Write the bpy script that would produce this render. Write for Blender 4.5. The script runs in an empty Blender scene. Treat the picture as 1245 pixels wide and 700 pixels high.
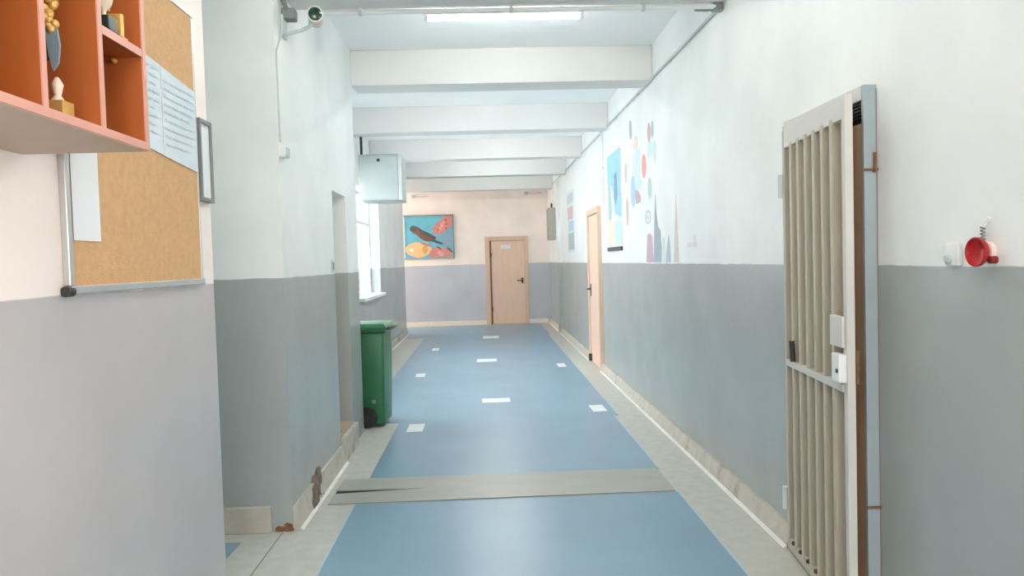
import bpy, bmesh, math, random
from mathutils import Vector, Matrix, Euler
random.seed(7)
S = bpy.context.scene
COL = S.collection

# ------------------------------------------------------------------ camera
H = 1.45
cam = bpy.data.cameras.new('camera')
cam.sensor_width = 36.0
cam.lens = 900.0 / 1245.0 * 36.0
cam.clip_start = 0.05
cam_o = bpy.data.objects.new('camera', cam)
COL.objects.link(cam_o)
R = Matrix(((0.99893738, 0.02997712, -0.03500689),
            (-0.03606483, 0.03550999, -0.99871836),
            (-0.0286956, 0.99891962, 0.03655337)))
cam_o.matrix_world = Matrix.Translation((0, 0, H)) @ R.to_4x4()
S.camera = cam_o

# ------------------------------------------------------------------ world, exposure, daylight
w = bpy.data.worlds.new('daylight')
S.world = w
w.use_nodes = True
bgn = w.node_tree.nodes['Background']
bgn.inputs[0].default_value = (0.86, 0.94, 1.0, 1)
bgn.inputs[1].default_value = 2.5
S.view_settings.view_transform = 'Standard'
S.view_settings.look = 'None'
S.view_settings.gamma = 1.0
S.view_settings.use_curve_mapping = False
S.view_settings.exposure = 0.45
S.cycles.max_bounces = 10
S.cycles.diffuse_bounces = 7
S.cycles.sample_clamp_indirect = 6.0


def area(name, loc, aim, sx, sy, watts, col):
    d = bpy.data.lights.new(name, 'AREA')
    d.shape = 'RECTANGLE'
    d.size, d.size_y, d.energy, d.color = sx, sy, watts, col
    o = bpy.data.objects.new(name, d)
    o.location = loc
    o.rotation_euler = Vector(aim).to_track_quat('-Z', 'Y').to_euler()
    COL.objects.link(o)
    return o


area('daylight_window', (-2.4, 10.8, 2.3), (1, 0, -0.4), 2.0, 1.5, 190, (0.96, 0.97, 1.0))
area('added_daylight_bay', (-2.4, 8.0, 2.3), (1, 0, -0.4), 2.0, 1.5, 230, (0.96, 0.97, 1.0))  # added light for the invented bay window hidden by the pier
area('daylight_far_passage', (-4.2, 16.2, 1.6), (1, 0, 0), 1.5, 2.2, 62, (1.0, 0.86, 0.80))
area('added_daylight_rear', (0.1, -4.9, 1.8), (0, 1, -0.05), 2.2, 1.6, 95, (1.0, 0.93, 0.88))  # added light for the invented window behind the viewer
area('added_daylight_near', (1.95, -0.1, 1.65), (-1, 0.25, -0.05), 1.1, 1.4, 45, (1.0, 0.80, 0.70))  # warm light added out of view to brighten the near left wall
area('daylight_side_passage', (-4.4, 3.5, 1.7), (1, 0, 0), 0.9, 1.6, 12, (0.9, 1.0, 0.95))
TUBE_STRENGTH = 70.0


# ------------------------------------------------------------------ materials
def lin(c):
    return tuple((v / 255 / 12.92) if v / 255 <= 0.04045 else ((v / 255 + 0.055) / 1.055) ** 2.4 for v in c)


def mat(name, rgb, rough=0.6, metal=0.0, var=0.06, scale=8.0, bump=0.0, bscale=60.0, emit=None, spec=0.5, stretch=None):
    m = bpy.data.materials.new(name)
    m.use_nodes = True
    nt = m.node_tree
    b = nt.nodes['Principled BSDF']
    c = lin(rgb)
    tc = nt.nodes.new('ShaderNodeTexCoord')
    src = tc.outputs['Object']
    if stretch:
        mp = nt.nodes.new('ShaderNodeMapping')
        mp.inputs['Scale'].default_value = stretch
        nt.links.new(src, mp.inputs[0])
        src = mp.outputs[0]
    n = nt.nodes.new('ShaderNodeTexNoise')
    n.inputs['Scale'].default_value = scale
    n.inputs['Detail'].default_value = 5
    nt.links.new(src, n.inputs['Vector'])
    r = nt.nodes.new('ShaderNodeValToRGB')
    r.color_ramp.elements[0].position = 0.3
    r.color_ramp.elements[1].position = 0.7
    r.color_ramp.elements[0].color = tuple(v * (1 - var) for v in c) + (1,)
    r.color_ramp.elements[1].color = tuple(min(1, v * (1 + var)) for v in c) + (1,)
    nt.links.new(n.outputs[0], r.inputs[0])
    nt.links.new(r.outputs[0], b.inputs['Base Color'])
    b.inputs['Roughness'].default_value = rough
    b.inputs['Metallic'].default_value = metal
    b.inputs['Specular IOR Level'].default_value = spec
    if bump:
        n2 = nt.nodes.new('ShaderNodeTexNoise')
        n2.inputs['Scale'].default_value = bscale
        nt.links.new(tc.outputs['Object'], n2.inputs['Vector'])
        bp = nt.nodes.new('ShaderNodeBump')
        bp.inputs['Strength'].default_value = bump
        bp.inputs['Distance'].default_value = 0.01
        nt.links.new(n2.outputs[0], bp.inputs['Height'])
        nt.links.new(bp.outputs[0], b.inputs['Normal'])
    if emit:
        b.inputs['Emission Color'].default_value = lin(emit[0]) + (1,)
        b.inputs['Emission Strength'].default_value = emit[1]
    return m


def two_tone(name, upper, lower, line=1.393):
    """White paint above, grey oil paint below a hand-painted line."""
    m = bpy.data.materials.new(name)
    m.use_nodes = True
    nt = m.node_tree
    N, L = nt.nodes, nt.links
    b = N['Principled BSDF']
    geo = N.new('ShaderNodeNewGeometry')
    sep = N.new('ShaderNodeSeparateXYZ')
    L.new(geo.outputs['Position'], sep.inputs[0])
    nz = N.new('ShaderNodeTexNoise')
    nz.inputs['Scale'].default_value = 5
    nz.inputs['Detail'].default_value = 6
    L.new(geo.outputs['Position'], nz.inputs['Vector'])
    wob = N.new('ShaderNodeMath'); wob.operation = 'MULTIPLY_ADD'
    wob.inputs[1].default_value = 0.012
    L.new(nz.outputs[0], wob.inputs[0]); L.new(sep.outputs[2], wob.inputs[2])
    gt = N.new('ShaderNodeMapRange')
    gt.inputs[1].default_value = line + 0.004
    gt.inputs[2].default_value = line + 0.008
    L.new(wob.outputs[0], gt.inputs[0])
    # gentle blotches of the roller
    n2 = N.new('ShaderNodeTexNoise')
    n2.inputs['Scale'].default_value = 2.2
    n2.inputs['Detail'].default_value = 4
    L.new(geo.outputs['Position'], n2.inputs['Vector'])
    val = N.new('ShaderNodeMapRange')
    val.inputs[1].default_value = 0.3; val.inputs[2].default_value = 0.7
    val.inputs[3].default_value = 0.95; val.inputs[4].default_value = 1.05
    L.new(n2.outputs[0], val.inputs[0])
    mx = N.new('ShaderNodeMix'); mx.data_type = 'RGBA'
    mx.inputs['A'].default_value = lin(lower) + (1,)
    mx.inputs['B'].default_value = lin(upper) + (1,)
    L.new(gt.outputs[0], mx.inputs['Factor'])
    sc = N.new('ShaderNodeVectorMath'); sc.operation = 'SCALE'
    L.new(mx.outputs['Result'], sc.inputs[0]); L.new(val.outputs[0], sc.inputs['Scale'])
    L.new(sc.outputs[0], b.inputs['Base Color'])
    rg = N.new('ShaderNodeMapRange')
    rg.inputs[3].default_value = 0.27; rg.inputs[4].default_value = 0.5
    L.new(gt.outputs[0], rg.inputs[0]); L.new(rg.outputs[0], b.inputs['Roughness'])
    n3 = N.new('ShaderNodeTexNoise'); n3.inputs['Scale'].default_value = 14; n3.inputs['Detail'].default_value = 5
    L.new(geo.outputs['Position'], n3.inputs['Vector'])
    bp = N.new('ShaderNodeBump'); bp.inputs['Strength'].default_value = 0.05; bp.inputs['Distance'].default_value = 0.02
    L.new(n3.outputs[0], bp.inputs['Height']); L.new(bp.outputs[0], b.inputs['Normal'])
    return m


def stained_curb(name):
    """Cement skirting with brown damp stains that come and go along it."""
    m = mat(name, (188, 183, 172), 0.75, var=0.1, scale=9, bump=0.3, bscale=40)
    nt = m.node_tree
    N, L = nt.nodes, nt.links
    b = N['Principled BSDF']
    geo = N.new('ShaderNodeNewGeometry')
    n = N.new('ShaderNodeTexNoise'); n.inputs['Scale'].default_value = 3.4; n.inputs['Detail'].default_value = 8
    L.new(geo.outputs['Position'], n.inputs['Vector'])
    r = N.new('ShaderNodeMapRange'); r.inputs[1].default_value = 0.60; r.inputs[2].default_value = 0.74
    r.inputs[4].default_value = 0.7
    L.new(n.outputs[0], r.inputs[0])
    mx = N.new('ShaderNodeMix'); mx.data_type = 'RGBA'
    old = b.inputs['Base Color'].links[0].from_socket
    L.new(r.outputs[0], mx.inputs['Factor']); L.new(old, mx.inputs['A'])
    mx.inputs['B'].default_value = lin((112, 98, 84)) + (1,)
    L.new(mx.outputs['Result'], b.inputs['Base Color'])
    return m


WALL = two_tone('wall_paint', (234, 237, 235), (166, 171, 170))
WALLW = two_tone('wall_paint_cream', (246, 235, 227), (188, 184, 184))
BEAM = mat('beam_paint', (226, 225, 222), 0.7, var=0.02, scale=2, bump=0.05)
WALLB = two_tone('wall_paint_back', (247, 234, 225), (188, 191, 198))
CEIL = mat('ceiling_paint', (252, 253, 252), 0.7, var=0.02, scale=2, bump=0.05)
TERR = mat('terrazzo', (192, 191, 183), 0.45, var=0.07, scale=14, bump=0.04)
LINO = mat('blue_linoleum', (122, 154, 174), 0.3, var=0.07, scale=1.6, bump=0.05, bscale=90)
LINO_EDGE = mat('linoleum_edge', (176, 196, 208), 0.4, var=0.04)
STRIP = mat('taupe_vinyl', (164, 164, 157), 0.36, var=0.06, scale=3, stretch=(1, 2, 1))
GAP = mat('dark_gap', (30, 38, 36), 0.9)
CURB = stained_curb('cement_skirting')
GROUT = mat('white_grout', (225, 223, 218), 0.6)
DAMAGE = mat('rotten_plaster', (116, 104, 92), 0.95, var=0.45, scale=28, bump=1.0, bscale=50)
RUST = mat('rust', (120, 84, 58), 0.9, var=0.3, scale=40, bump=0.5)
TAN = mat('tan_threshold', (176, 152, 124), 0.7, var=0.12, scale=12)
WHITE = mat('white_plastic', (236, 238, 236), 0.4, var=0.01)
WHITEM = mat('white_frame', (240, 242, 243), 0.35, var=0.01)
PAPER = mat('paper', (232, 236, 238), 0.8, var=0.02)
PAPERBLUE = mat('bluish_paper', (214, 226, 232), 0.8, var=0.04, scale=14)
INK = mat('faint_print', (205, 218, 225), 0.8, var=0.08)
CORK = mat('cork', (208, 166, 120), 0.85, var=0.07, scale=45, bump=0.25, bscale=160)
ALU = mat('aluminium', (196, 196, 194), 0.35, metal=0.7, var=0.03)
GREYM = mat('grey_metal', (200, 208, 206), 0.45, var=0.03)
GREYD = mat('dull_grey', (130, 133, 132), 0.5)
DARK = mat('dark_metal', (52, 50, 48), 0.5)
BLACK = mat('black_plastic', (34, 36, 36), 0.5)
WOODC = mat('cherry_laminate', (168, 90, 42), 0.42, var=0.12, scale=4, stretch=(6, 6, 0.5))
EDGE = mat('cherry_edge_band', (204, 148, 132), 0.45, var=0.04)
UNDER = mat('pale_underside', (200, 172, 148), 0.5, var=0.04)
DOORW = mat('beech_door', (228, 196, 174), 0.5, var=0.06, scale=5, stretch=(6, 6, 0.5))
DOORE = mat('beech_frame', (214, 186, 164), 0.5, var=0.06, scale=5, stretch=(6, 6, 0.5))
DOORB = mat('brown_door', (206, 170, 138), 0.5, var=0.1, scale=4, stretch=(8, 8, 0.4))
GATE = mat('cream_gate_paint', (182, 174, 158), 0.45, var=0.02, scale=3)
GATEW = mat('white_gate_paint', (208, 206, 199), 0.4, var=0.02)
STEEL = mat('blue_grey_steel', (160, 172, 176), 0.45, var=0.04)
MESHD = mat('dark_mesh', (58, 44, 40), 0.8)
GREEN = mat('green_plastic', (42, 104, 68), 0.38, var=0.08, scale=5)
GREEND = mat('dark_green_plastic', (22, 82, 50), 0.4)
RED = mat('red_paint', (164, 18, 24), 0.35, var=0.05)
REDD = mat('dark_red', (120, 26, 18), 0.5)
GOLD = mat('gold', (220, 180, 104), 0.42, metal=0.4, var=0.1, scale=40)
LENS = mat('camera_lens', (22, 60, 44), 0.12)
TUBE = mat('lit_tube', (255, 255, 255), 0.4, emit=((252, 255, 251), TUBE_STRENGTH))
GLASS = bpy.data.materials.new('window_glass')
GLASS.use_nodes = True
_b = GLASS.node_tree.nodes['Principled BSDF']
_b.inputs['Transmission Weight'].default_value = 1.0
_b.inputs['Roughness'].default_value = 0.0
_b.inputs['IOR'].default_value = 1.1


def flat(name, rgb, var=0.08, scale=25):
    return mat(name, rgb, 0.75, var=var, scale=scale)


# ------------------------------------------------------------------ mesh helpers
def box(bm, x0, x1, y0, y1, z0, z1, bev=0.0):
    vs = [bm.verts.new((x, y, z)) for x in (x0, x1) for y in (y0, y1) for z in (z0, z1)]
    f = []
    for q in ((0, 1, 3, 2), (4, 6, 7, 5), (0, 4, 5, 1), (2, 3, 7, 6), (0, 2, 6, 4), (1, 5, 7, 3)):
        f.append(bm.faces.new([vs[i] for i in q]))
    if bev:
        es = {e for g in f for e in g.edges}
        bmesh.ops.bevel(bm, geom=list(es), offset=bev, segments=2, affect='EDGES', profile=0.5)
    return vs


def tube(bm, pts, r, seg=10, cap=True):
    pts = [Vector(p) for p in pts]
    rings = []
    prev = None
    for i, p in enumerate(pts):
        if i == 0:
            t = pts[1] - p
        elif i == len(pts) - 1:
            t = p - pts[i - 1]
        else:
            t = (pts[i + 1] - p).normalized() + (p - pts[i - 1]).normalized()
        t.normalize()
        if prev is None:
            a = Vector((0, 0, 1)) if abs(t.z) < 0.9 else Vector((1, 0, 0))
            u = t.cross(a).normalized()
        else:
            u = (prev - t * prev.dot(t)).normalized()
        prev = u
        v = t.cross(u)
        rr = r[i] if isinstance(r, (list, tuple)) else r
        rings.append([bm.verts.new(p + (u * math.cos(k * 2 * math.pi / seg) + v * math.sin(k * 2 * math.pi / seg)) * rr) for k in range(seg)])
    for a, b in zip(rings, rings[1:]):
        for k in range(seg):
            bm.faces.new((a[k], a[(k + 1) % seg], b[(k + 1) % seg], b[k]))
    if cap:
        bm.faces.new(rings[0][::-1])
        bm.faces.new(rings[-1])


def lathe(bm, prof, origin, axis=(0, 0, 1), seg=24):
    """prof: (radius, height) pairs along axis."""
    ax = Vector(axis).normalized()
    a = Vector((0, 0, 1)) if abs(ax.z) < 0.9 else Vector((1, 0, 0))
    u = ax.cross(a).normalized()
    v = ax.cross(u)
    o = Vector(origin)
    rings = []
    for r, h in prof:
        r = max(r, 1e-4)
        rings.append([bm.verts.new(o + ax * h + (u * math.cos(k * 2 * math.pi / seg) + v * math.sin(k * 2 * math.pi / seg)) * r) for k in range(seg)])
    for p, q in zip(rings, rings[1:]):
        for k in range(seg):
            bm.faces.new((p[k], p[(k + 1) % seg], q[(k + 1) % seg], q[k]))
    bm.faces.new(rings[0][::-1])
    bm.faces.new(rings[-1])


def prism(bm, pts, f, d):
    """Closed outline pts (2D) extruded; f(a, b, depth) -> 3D."""
    n = len(pts)
    A = [bm.verts.new(f(a, b, 0)) for a, b in pts]
    B = [bm.verts.new(f(a, b, d)) for a, b in pts]
    bm.faces.new(A)
    bm.faces.new(B[::-1])
    for i in range(n):
        j = (i + 1) % n
        bm.faces.new((A[j], A[i], B[i], B[j]))


def obj(name, bm, m, parent=None, smooth=False, loc=None):
    bmesh.ops.recalc_face_normals(bm, faces=bm.faces)
    me = bpy.data.meshes.new(name)
    bm.to_mesh(me)
    bm.free()
    me.materials.append(m)
    o = bpy.data.objects.new(name, me)
    COL.objects.link(o)
    if smooth:
        for p in me.polygons:
            p.use_smooth = True
        try:
            me.set_sharp_from_angle(angle=math.radians(40))
        except Exception:
            pass
    if parent:
        o.parent = parent
        o.matrix_parent_inverse = Matrix.Identity(4)
    if loc is not None:
        o.location = loc
    return o


def B(name, m, x0, x1, y0, y1, z0, z1, parent=None, bev=0.0, smooth=False):
    bm = bmesh.new()
    box(bm, x0, x1, y0, y1, z0, z1, bev)
    o = obj(name, bm, m, parent, smooth)
    return o


def empty(name, loc=(0, 0, 0), rot=(0, 0, 0)):
    o = bpy.data.objects.new(name, None)
    o.location = loc
    o.rotation_euler = rot
    o.empty_display_size = 0.1
    COL.objects.link(o)
    return o


def tag(o, label, cat, group=None):
    o['label'] = label
    o['category'] = cat
    if group:
        o['group'] = group
    return o


def struct(o):
    o['kind'] = 'structure'
    return o


def wall_panel(name, m, axis, at, back, a0, a1, z0, z1, holes=()):
    """Wall face at `at`, other face at `back`; axis 'x' runs along Y, axis 'y' runs along X."""
    bm = bmesh.new()
    As = sorted({a0, a1, *[h[0] for h in holes], *[h[1] for h in holes]})
    Zs = sorted({z0, z1, *[h[2] for h in holes], *[h[3] for h in holes]})
    cache = {}

    def V(d, a, z):
        k = (d, a, z)
        if k not in cache:
            cache[k] = bm.verts.new((d, a, z) if axis == 'x' else (a, d, z))
        return cache[k]

    def solid(i, j):
        if i < 0 or j < 0 or i >= len(As) - 1 or j >= len(Zs) - 1:
            return False
        ca, cz = (As[i] + As[i + 1]) / 2, (Zs[j] + Zs[j + 1]) / 2
        return not any(h[0] < ca < h[1] and h[2] < cz < h[3] for h in holes)

    for i in range(len(As) - 1):
        for j in range(len(Zs) - 1):
            if not solid(i, j):
                continue
            p, q, r, s = As[i], As[i + 1], Zs[j], Zs[j + 1]
            for d in (at, back):
                bm.faces.new((V(d, p, r), V(d, q, r), V(d, q, s), V(d, p, s)))
            for ok, c in ((solid(i - 1, j), ((p, r), (p, s))), (solid(i + 1, j), ((q, r), (q, s))),
                          (solid(i, j - 1), ((p, r), (q, r))), (solid(i, j + 1), ((p, s), (q, s)))):
                if not ok:
                    bm.faces.new((V(at, *c[0]), V(at, *c[1]), V(back, *c[1]), V(back, *c[0])))
    return struct(obj(name, bm, m))


# ------------------------------------------------------------------ shell
ZC = 3.28
floor = struct(B('floor', TERR, -5.0, 1.9, -5.0, 17.4, -0.15, 0.0))
ceiling = struct(B('ceiling', CEIL, -5.0, 1.9, -5.0, 17.4, ZC, ZC + 0.15))
for (y0, y1, xl) in ((-2.6, -2.3, -1.1), (-0.35, -0.05, -1.1), (1.9, 2.2, -1.1), (4.2, 4.52, -1.1), (6.42, 6.72, -1.1),
                     (8.72, 8.97, -1.66), (11.05, 11.3, -1.66), (13.25, 13.5, -1.66), (15.85, 16.15, -1.9)):
    B('beam', BEAM, xl, 1.49, y0, y1, 2.98, ZC, ceiling, 0.006)

wall_panel('wall_right', WALL, 'x', 1.49, 1.80, -5.0, 17.1, 0, ZC, ((-0.7, 0.5, 0.9, 2.4), (2.765, 3.53, 0, 2.04), (9.50, 10.35, 0, 2.10)))
wall_panel('wall_left', WALLW, 'x', -1.10, -1.28, -5.0, 3.035, 0, ZC)
wall_panel('wall_pier', WALL, 'x', -1.10, -1.40, 4.07, 6.45, 0, ZC, ((5.45, 5.96, 0.2, 2.0),))
struct(B('wall_pier_core', WALL, -5.0, -1.40, 4.07, 6.45, 0, ZC))
wall_panel('wall_window', WALL, 'x', -1.66, -1.96, 6.45, 15.3, 0, ZC, ((6.95, 8.95, 1.0, 2.5), (9.75, 11.75, 1.0, 2.5)))
wall_panel('wall_far_corner', WALL, 'y', 15.3, 15.12, -5.0, -1.96, 0, ZC)
wall_panel('wall_back', WALLB, 'y', 17.1, 17.4, -5.0, 1.8, 0, ZC)
wall_panel('wall_front', WALL, 'y', -4.6, -4.8, -1.1, 1.49, 0, ZC, ((-0.95, 1.2, 0.9, 2.6),))
wall_panel('wall_passage', WALL, 'y', 3.035, 2.85, -5.0, -1.28, 0, ZC)
wall_panel('wall_passage_end', WALL, 'x', -4.7, -4.9, 3.035, 4.07, 0, ZC)
wall_panel('wall_far_passage_end', WALL, 'x', -4.7, -4.9, 15.3, 17.1, 0, ZC)
pil = struct(B('wall_pilaster', WALL, 1.43, 1.4899, 14.45, 14.75, 0, 2.98))

# linoleum and floor strips: parts of the floor
LZ = 0.003
for nm, x0, x1, y0, y1 in (('linoleum', -0.83, 1.14, -4.6, 4.475), ('linoleum', -0.83, 1.14, 4.985, 6.75),
                           ('linoleum', -1.22, 1.18, 6.75, 14.4), ('linoleum', -1.85, 1.22, 14.4, 16.85),
                           ('linoleum', -4.6, -1.34, 3.1, 3.92)):
    B(nm, LINO, x0, x1, y0, y1, 0.0, LZ, floor)
for x0, x1, y0, y1 in ((-0.842, -0.83, -4.6, 4.475), (1.14, 1.152, -4.6, 4.475), (1.14, 1.152, 4.985, 6.75), (1.18, 1.192, 6.75, 14.4)):
    B('edge_strip', LINO_EDGE, x0, x1, y0, y1, 0.0, LZ + 0.0005, floor)
B('floor_joint', GREYD, -1.156, -1.15, 3.04, 4.05, 0.0, 0.0012, floor)
# joint cover: a dark bed with two taupe leaves that part in a wedge at the left
cover = struct(empty('trim_1', (0, 4.73, 0)))
B('joint_bed', GAP, -0.995, 1.13, -0.235, 0.235, 0.0005, 0.0035, cover)
for nm, pts, thk in (('cover_leaf', [(-1.0, -0.25), (1.13, -0.25), (1.13, 0.0), (-0.40, 0.0), (-1.0, -0.055)], 0.005),
                ('cover_leaf', [(-1.0, 0.26), (1.13, 0.25), (1.13, 0.0), (-0.40, 0.0), (-1.0, 0.015)], 0.005)):
    bm = bmesh.new()
    prism(bm, pts, lambda a, b, d: (a, b, 0.0035 + d), thk)
    obj(nm, bm, STRIP, cover)


# sloped cement skirtings
def curb(name, x_wall, x_floor, y0, y1, h, m=CURB):
    bm = bmesh.new()
    s = 1 if x_wall > x_floor else -1
    xt = x_wall - s * 0.018
    prof = [(x_wall, 0.0), (x_floor, 0.0), (x_floor + s * 0.012, h * 0.45), (xt, h), (x_wall, h)]
    prism(bm, prof, lambda a, b, d: (a, y0 + d, b), y1 - y0)
    o = struct(obj(name, bm, m))
    bm = bmesh.new()
    prism(bm, [(x_floor + s * 0.004, 0.0), (x_floor - s * 0.016, 0.0), (x_floor - s * 0.01, 0.007), (x_floor + s * 0.004, 0.012)],
          lambda a, b, d: (a, y0 + d, b), y1 - y0)
    obj('grout_bead', bm, GROUT, o)
    return o


curb('baseboard_right', 1.4899, 1.44, -4.6, 2.72, 0.10)
curb('baseboard_right', 1.4899, 1.44, 3.55, 9.43, 0.10)
curb('baseboard_right', 1.4899, 1.44, 10.42, 17.05, 0.10)
cl = curb('baseboard_left', -1.0999, -1.06, 4.075, 5.44, 0.135)
curb('baseboard_left', -1.0999, -1.06, -4.6, 3.03, 0.13)
curb('baseboard_left', -1.6599, -1.62, 6.46, 15.28, 0.12)
struct(B('baseboard_passage', CURB, -4.6, -1.215, 4.045, 4.0699, 0, 0.145, None, 0.004))
SKIRTW = mat('cream_skirting', (228, 221, 212), 0.6, var=0.04)
struct(B('baseboard_back', SKIRTW, -4.6, -0.005, 17.06, 17.0999, 0, 0.10, None, 0.004))
struct(B('baseboard_back', SKIRTW, 0.99, 1.43, 17.06, 17.0999, 0, 0.10, None, 0.004))
# crumbled plaster on the left skirting
bm = bmesh.new()
prism(bm, [(4.40, 0.0), (4.385, 0.05), (4.43, 0.08), (4.44, 0.12), (4.50, 0.135), (4.53, 0.165), (4.60, 0.16), (4.645, 0.19), (4.73, 0.175), (4.74, 0.14),
           (4.69, 0.12), (4.67, 0.09), (4.62, 0.085), (4.60, 0.05), (4.55, 0.035), (4.53, 0.0)],
      lambda a, b, d: ((-1.057 - b * 0.16 if b < 0.136 else -1.092) - d * 0.02, a, b), 1.0)
obj('crumbled_plaster', bm, DAMAGE, cl)
bm = bmesh.new()
for k in range(14):
    y = random.gauss(4.56, 0.1)
    z = random.uniform(0.01, 0.15)
    r = random.uniform(0.006, 0.014)
    mt = Matrix.Translation((-1.06 - z * 0.16, y, z)) @ Matrix.Diagonal((r * 0.5, r, r * 0.8, 1))
    bmesh.ops.create_icosphere(bm, subdivisions=1, radius=1.0, matrix=mt)
crum = obj('plaster_crumbs', bm, DAMAGE, cl)
crum['kind'] = 'stuff'
bm = bmesh.new()
for k in range(16):
    x = random.uniform(-1.19, -1.1)
    z = random.uniform(0.0, 0.03)
    r = random.uniform(0.01, 0.022)
    mt = Matrix.Translation((x, 4.066, z)) @ Matrix.Diagonal((r, r * 0.4, r, 1))
    bmesh.ops.create_icosphere(bm, subdivisions=1, radius=1.0, matrix=mt)
o = obj('rust_stain', bm, RUST, cl)
o['kind'] = 'stuff'

# threshold of the niche in the pier
th = struct(empty('door_4', (-1.1, 5.7, 0)))
B('threshold', TAN, -0.29, -0.005, -0.245, 0.255, 0.185, 0.206, th)
B('threshold_riser', CURB, 0.0, 0.035, -0.25, 0.30, 0.0, 0.185, th, 0.004)
B('door_leaf', DOORW, -0.288, -0.258, -0.245, 0.255, 0.207, 1.995, th)

# ------------------------------------------------------------------ window in the left wall
for wname, wy in (('window_1', 10.75), ('window_4_added', 7.95)):  # the second is added, hidden by the pier, to light the right wall
    win = struct(empty(wname, (-1.84, wy, 1.0)))
    for z0, z1 in ((0.0, 0.06), (1.05, 1.10), (1.44, 1.5)):
        B('frame_rail', WHITEM, -0.03, 0.03, -1.0, 1.0, z0, z1, win, 0.004)
    for y in (-0.97, -0.34, 0.34, 0.97):
        B('frame_stile', WHITEM, -0.028, 0.028, y - 0.03, y + 0.03, 0.06, 1.44, win, 0.004)
    for y0, y1 in ((-0.94, -0.37), (-0.31, 0.31), (0.37, 0.94)):
        B('pane', GLASS, -0.003, 0.003, y0, y1, 0.06, 1.05, win)
        B('pane', GLASS, -0.003, 0.003, y0, y1, 1.10, 1.44, win)
    B('window_sill', WHITE, 0.031, 0.26, -0.999, 0.999, -0.03, 0.014, win, 0.005)
# added window behind the viewer, never in view, for warm light
added_win2 = struct(empty('window_2_added', (0.125, -4.7, 0.9)))
for x in (-1.055, -0.35, 0.35, 1.055):
    B('frame_stile', WHITEM, x - 0.03, x + 0.02, -0.03, 0.03, 0.0, 1.7, added_win2)
for z in (0.0, 1.64):
    B('frame_rail', WHITEM, -1.02, 1.03, -0.028, 0.028, z, z + 0.06, added_win2)

added_win3 = struct(empty('window_3_added', (1.66, -0.1, 0.9)))  # added window outside the view, gives warm light to the near left wall
for y in (-0.57, 0.0, 0.57):
    B('frame_stile', WHITEM, -0.03, 0.03, y - 0.03, y + 0.03, 0.06, 1.44, added_win3)
for z in (0.0, 1.44):
    B('frame_rail', WHITEM, -0.03, 0.03, -0.6, 0.6, z, z + 0.06, added_win3)

# ------------------------------------------------------------------ back door, side door
d2 = struct(empty('door_2', (0.49, 17.1, 0)))
B('frame_post', DOORE, -0.49, -0.385, -0.05, 0.0, 0, 2.02, d2, 0.006)
B('frame_post', DOORE, 0.425, 0.495, -0.05, 0.0, 0, 2.02, d2, 0.006)
B('frame_head', DOORE, -0.385, 0.425, -0.05, 0.0, 1.92, 2.02, d2, 0.006)
B('rebate', mat('door_rebate', (150, 112, 84), 0.6), -0.385, -0.345, -0.012, 0.0, 0, 1.92, d2)
lf = B('door_leaf', DOORW, -0.345, 0.42, -0.03, 0.0, 0.008, 1.915, d2, 0.004)
B('name_plate', PAPER, -0.12, 0.10, -0.035, -0.03, 1.735, 1.82, d2)
for k, (a, b) in enumerate(((-0.10, 0.07), (-0.10, 0.03))):
    B('print_line', INK, a, b, -0.0358, -0.035, 1.785 - k * 0.025, 1.793 - k * 0.025, d2)
hd = B('handle_plate', DARK, 0.335, 0.375, -0.04, -0.03, 0.93, 1.06, d2, 0.003)
bm = bmesh.new()
tube(bm, [(0.355, -0.04, 1.0), (0.355, -0.075, 1.0), (0.33, -0.08, 1.0), (0.23, -0.08, 1.0)], 0.011, 8)
obj('handle', bm, DARK, d2, True)
for z in (0.35, 1.6):
    bm = bmesh.new()
    tube(bm, [(-0.352, -0.034, z - 0.05), (-0.352, -0.034, z + 0.05)], 0.012, 8)
    obj('hinge', bm, DARK, d2, True)

d3 = struct(empty('door_3', (1.49, 9.92, 0)))
B('frame_post', DOORE, -0.05, 0.10, -0.50, -0.42, 0, 2.12, d3, 0.005)
B('frame_post', DOORE, -0.05, 0.10, 0.42, 0.50, 0, 2.12, d3, 0.005)
B('frame_head', DOORE, -0.05, 0.10, -0.42, 0.42, 2.04, 2.12, d3, 0.005)
B('door_leaf', DOORW, -0.03, 0.01, -0.418, 0.418, 0.008, 2.035, d3, 0.004)
B('handle_plate', DARK, -0.04, -0.03, 0.30, 0.34, 0.93, 1.10, d3, 0.003)
bm = bmesh.new()
tube(bm, [(-0.04, 0.32, 1.03), (-0.085, 0.32, 1.03), (-0.09, 0.29, 1.03), (-0.09, 0.2, 1.03)], 0.011, 8)
obj('handle', bm, DARK, d3, True)
B('door_stop', BLACK, -0.075, -0.03, 0.37, 0.41, 0.02, 0.12, d3, 0.006)

# ------------------------------------------------------------------ barred doorway on the right
d1 = struct(empty('door_1', (1.49, 2.765, 0)))
B('frame_post', STEEL, -0.05, 0.0, -0.005, 0.014, 0, 2.075, d1, 0.003)
B('frame_post', GATE, -0.045, 0.0, 0.745, 0.768, 0, 2.06, d1, 0.003)
B('frame_head', GATEW, -0.05, 0.0, 0.014, 0.745, 2.02, 2.075, d1, 0.003)
B('wood_casing', DOORB, -0.046, -0.018, 0.0145, 0.15, 0.0, 1.935, d1, 0.003)
B('door_leaf', DOORB, -0.018, 0.022, 0.015, 0.744, 0.006, 1.935, d1, 0.003)
B('vent_mesh', MESHD, -0.03, -0.02, 0.015, 0.744, 1.935, 2.02, d1)
for k in range(6):
    B('vent_slat', DARK, -0.04, -0.03, 0.015, 0.744, 1.942 + k * 0.0135, 1.947 + k * 0.0135, d1)
for z in (1.755, 0.466):
    B('weld_lug', RUST, -0.052, 0.0, -0.014, -0.005, z - 0.004, z + 0.004, d1)
bm = bmesh.new()
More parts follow.
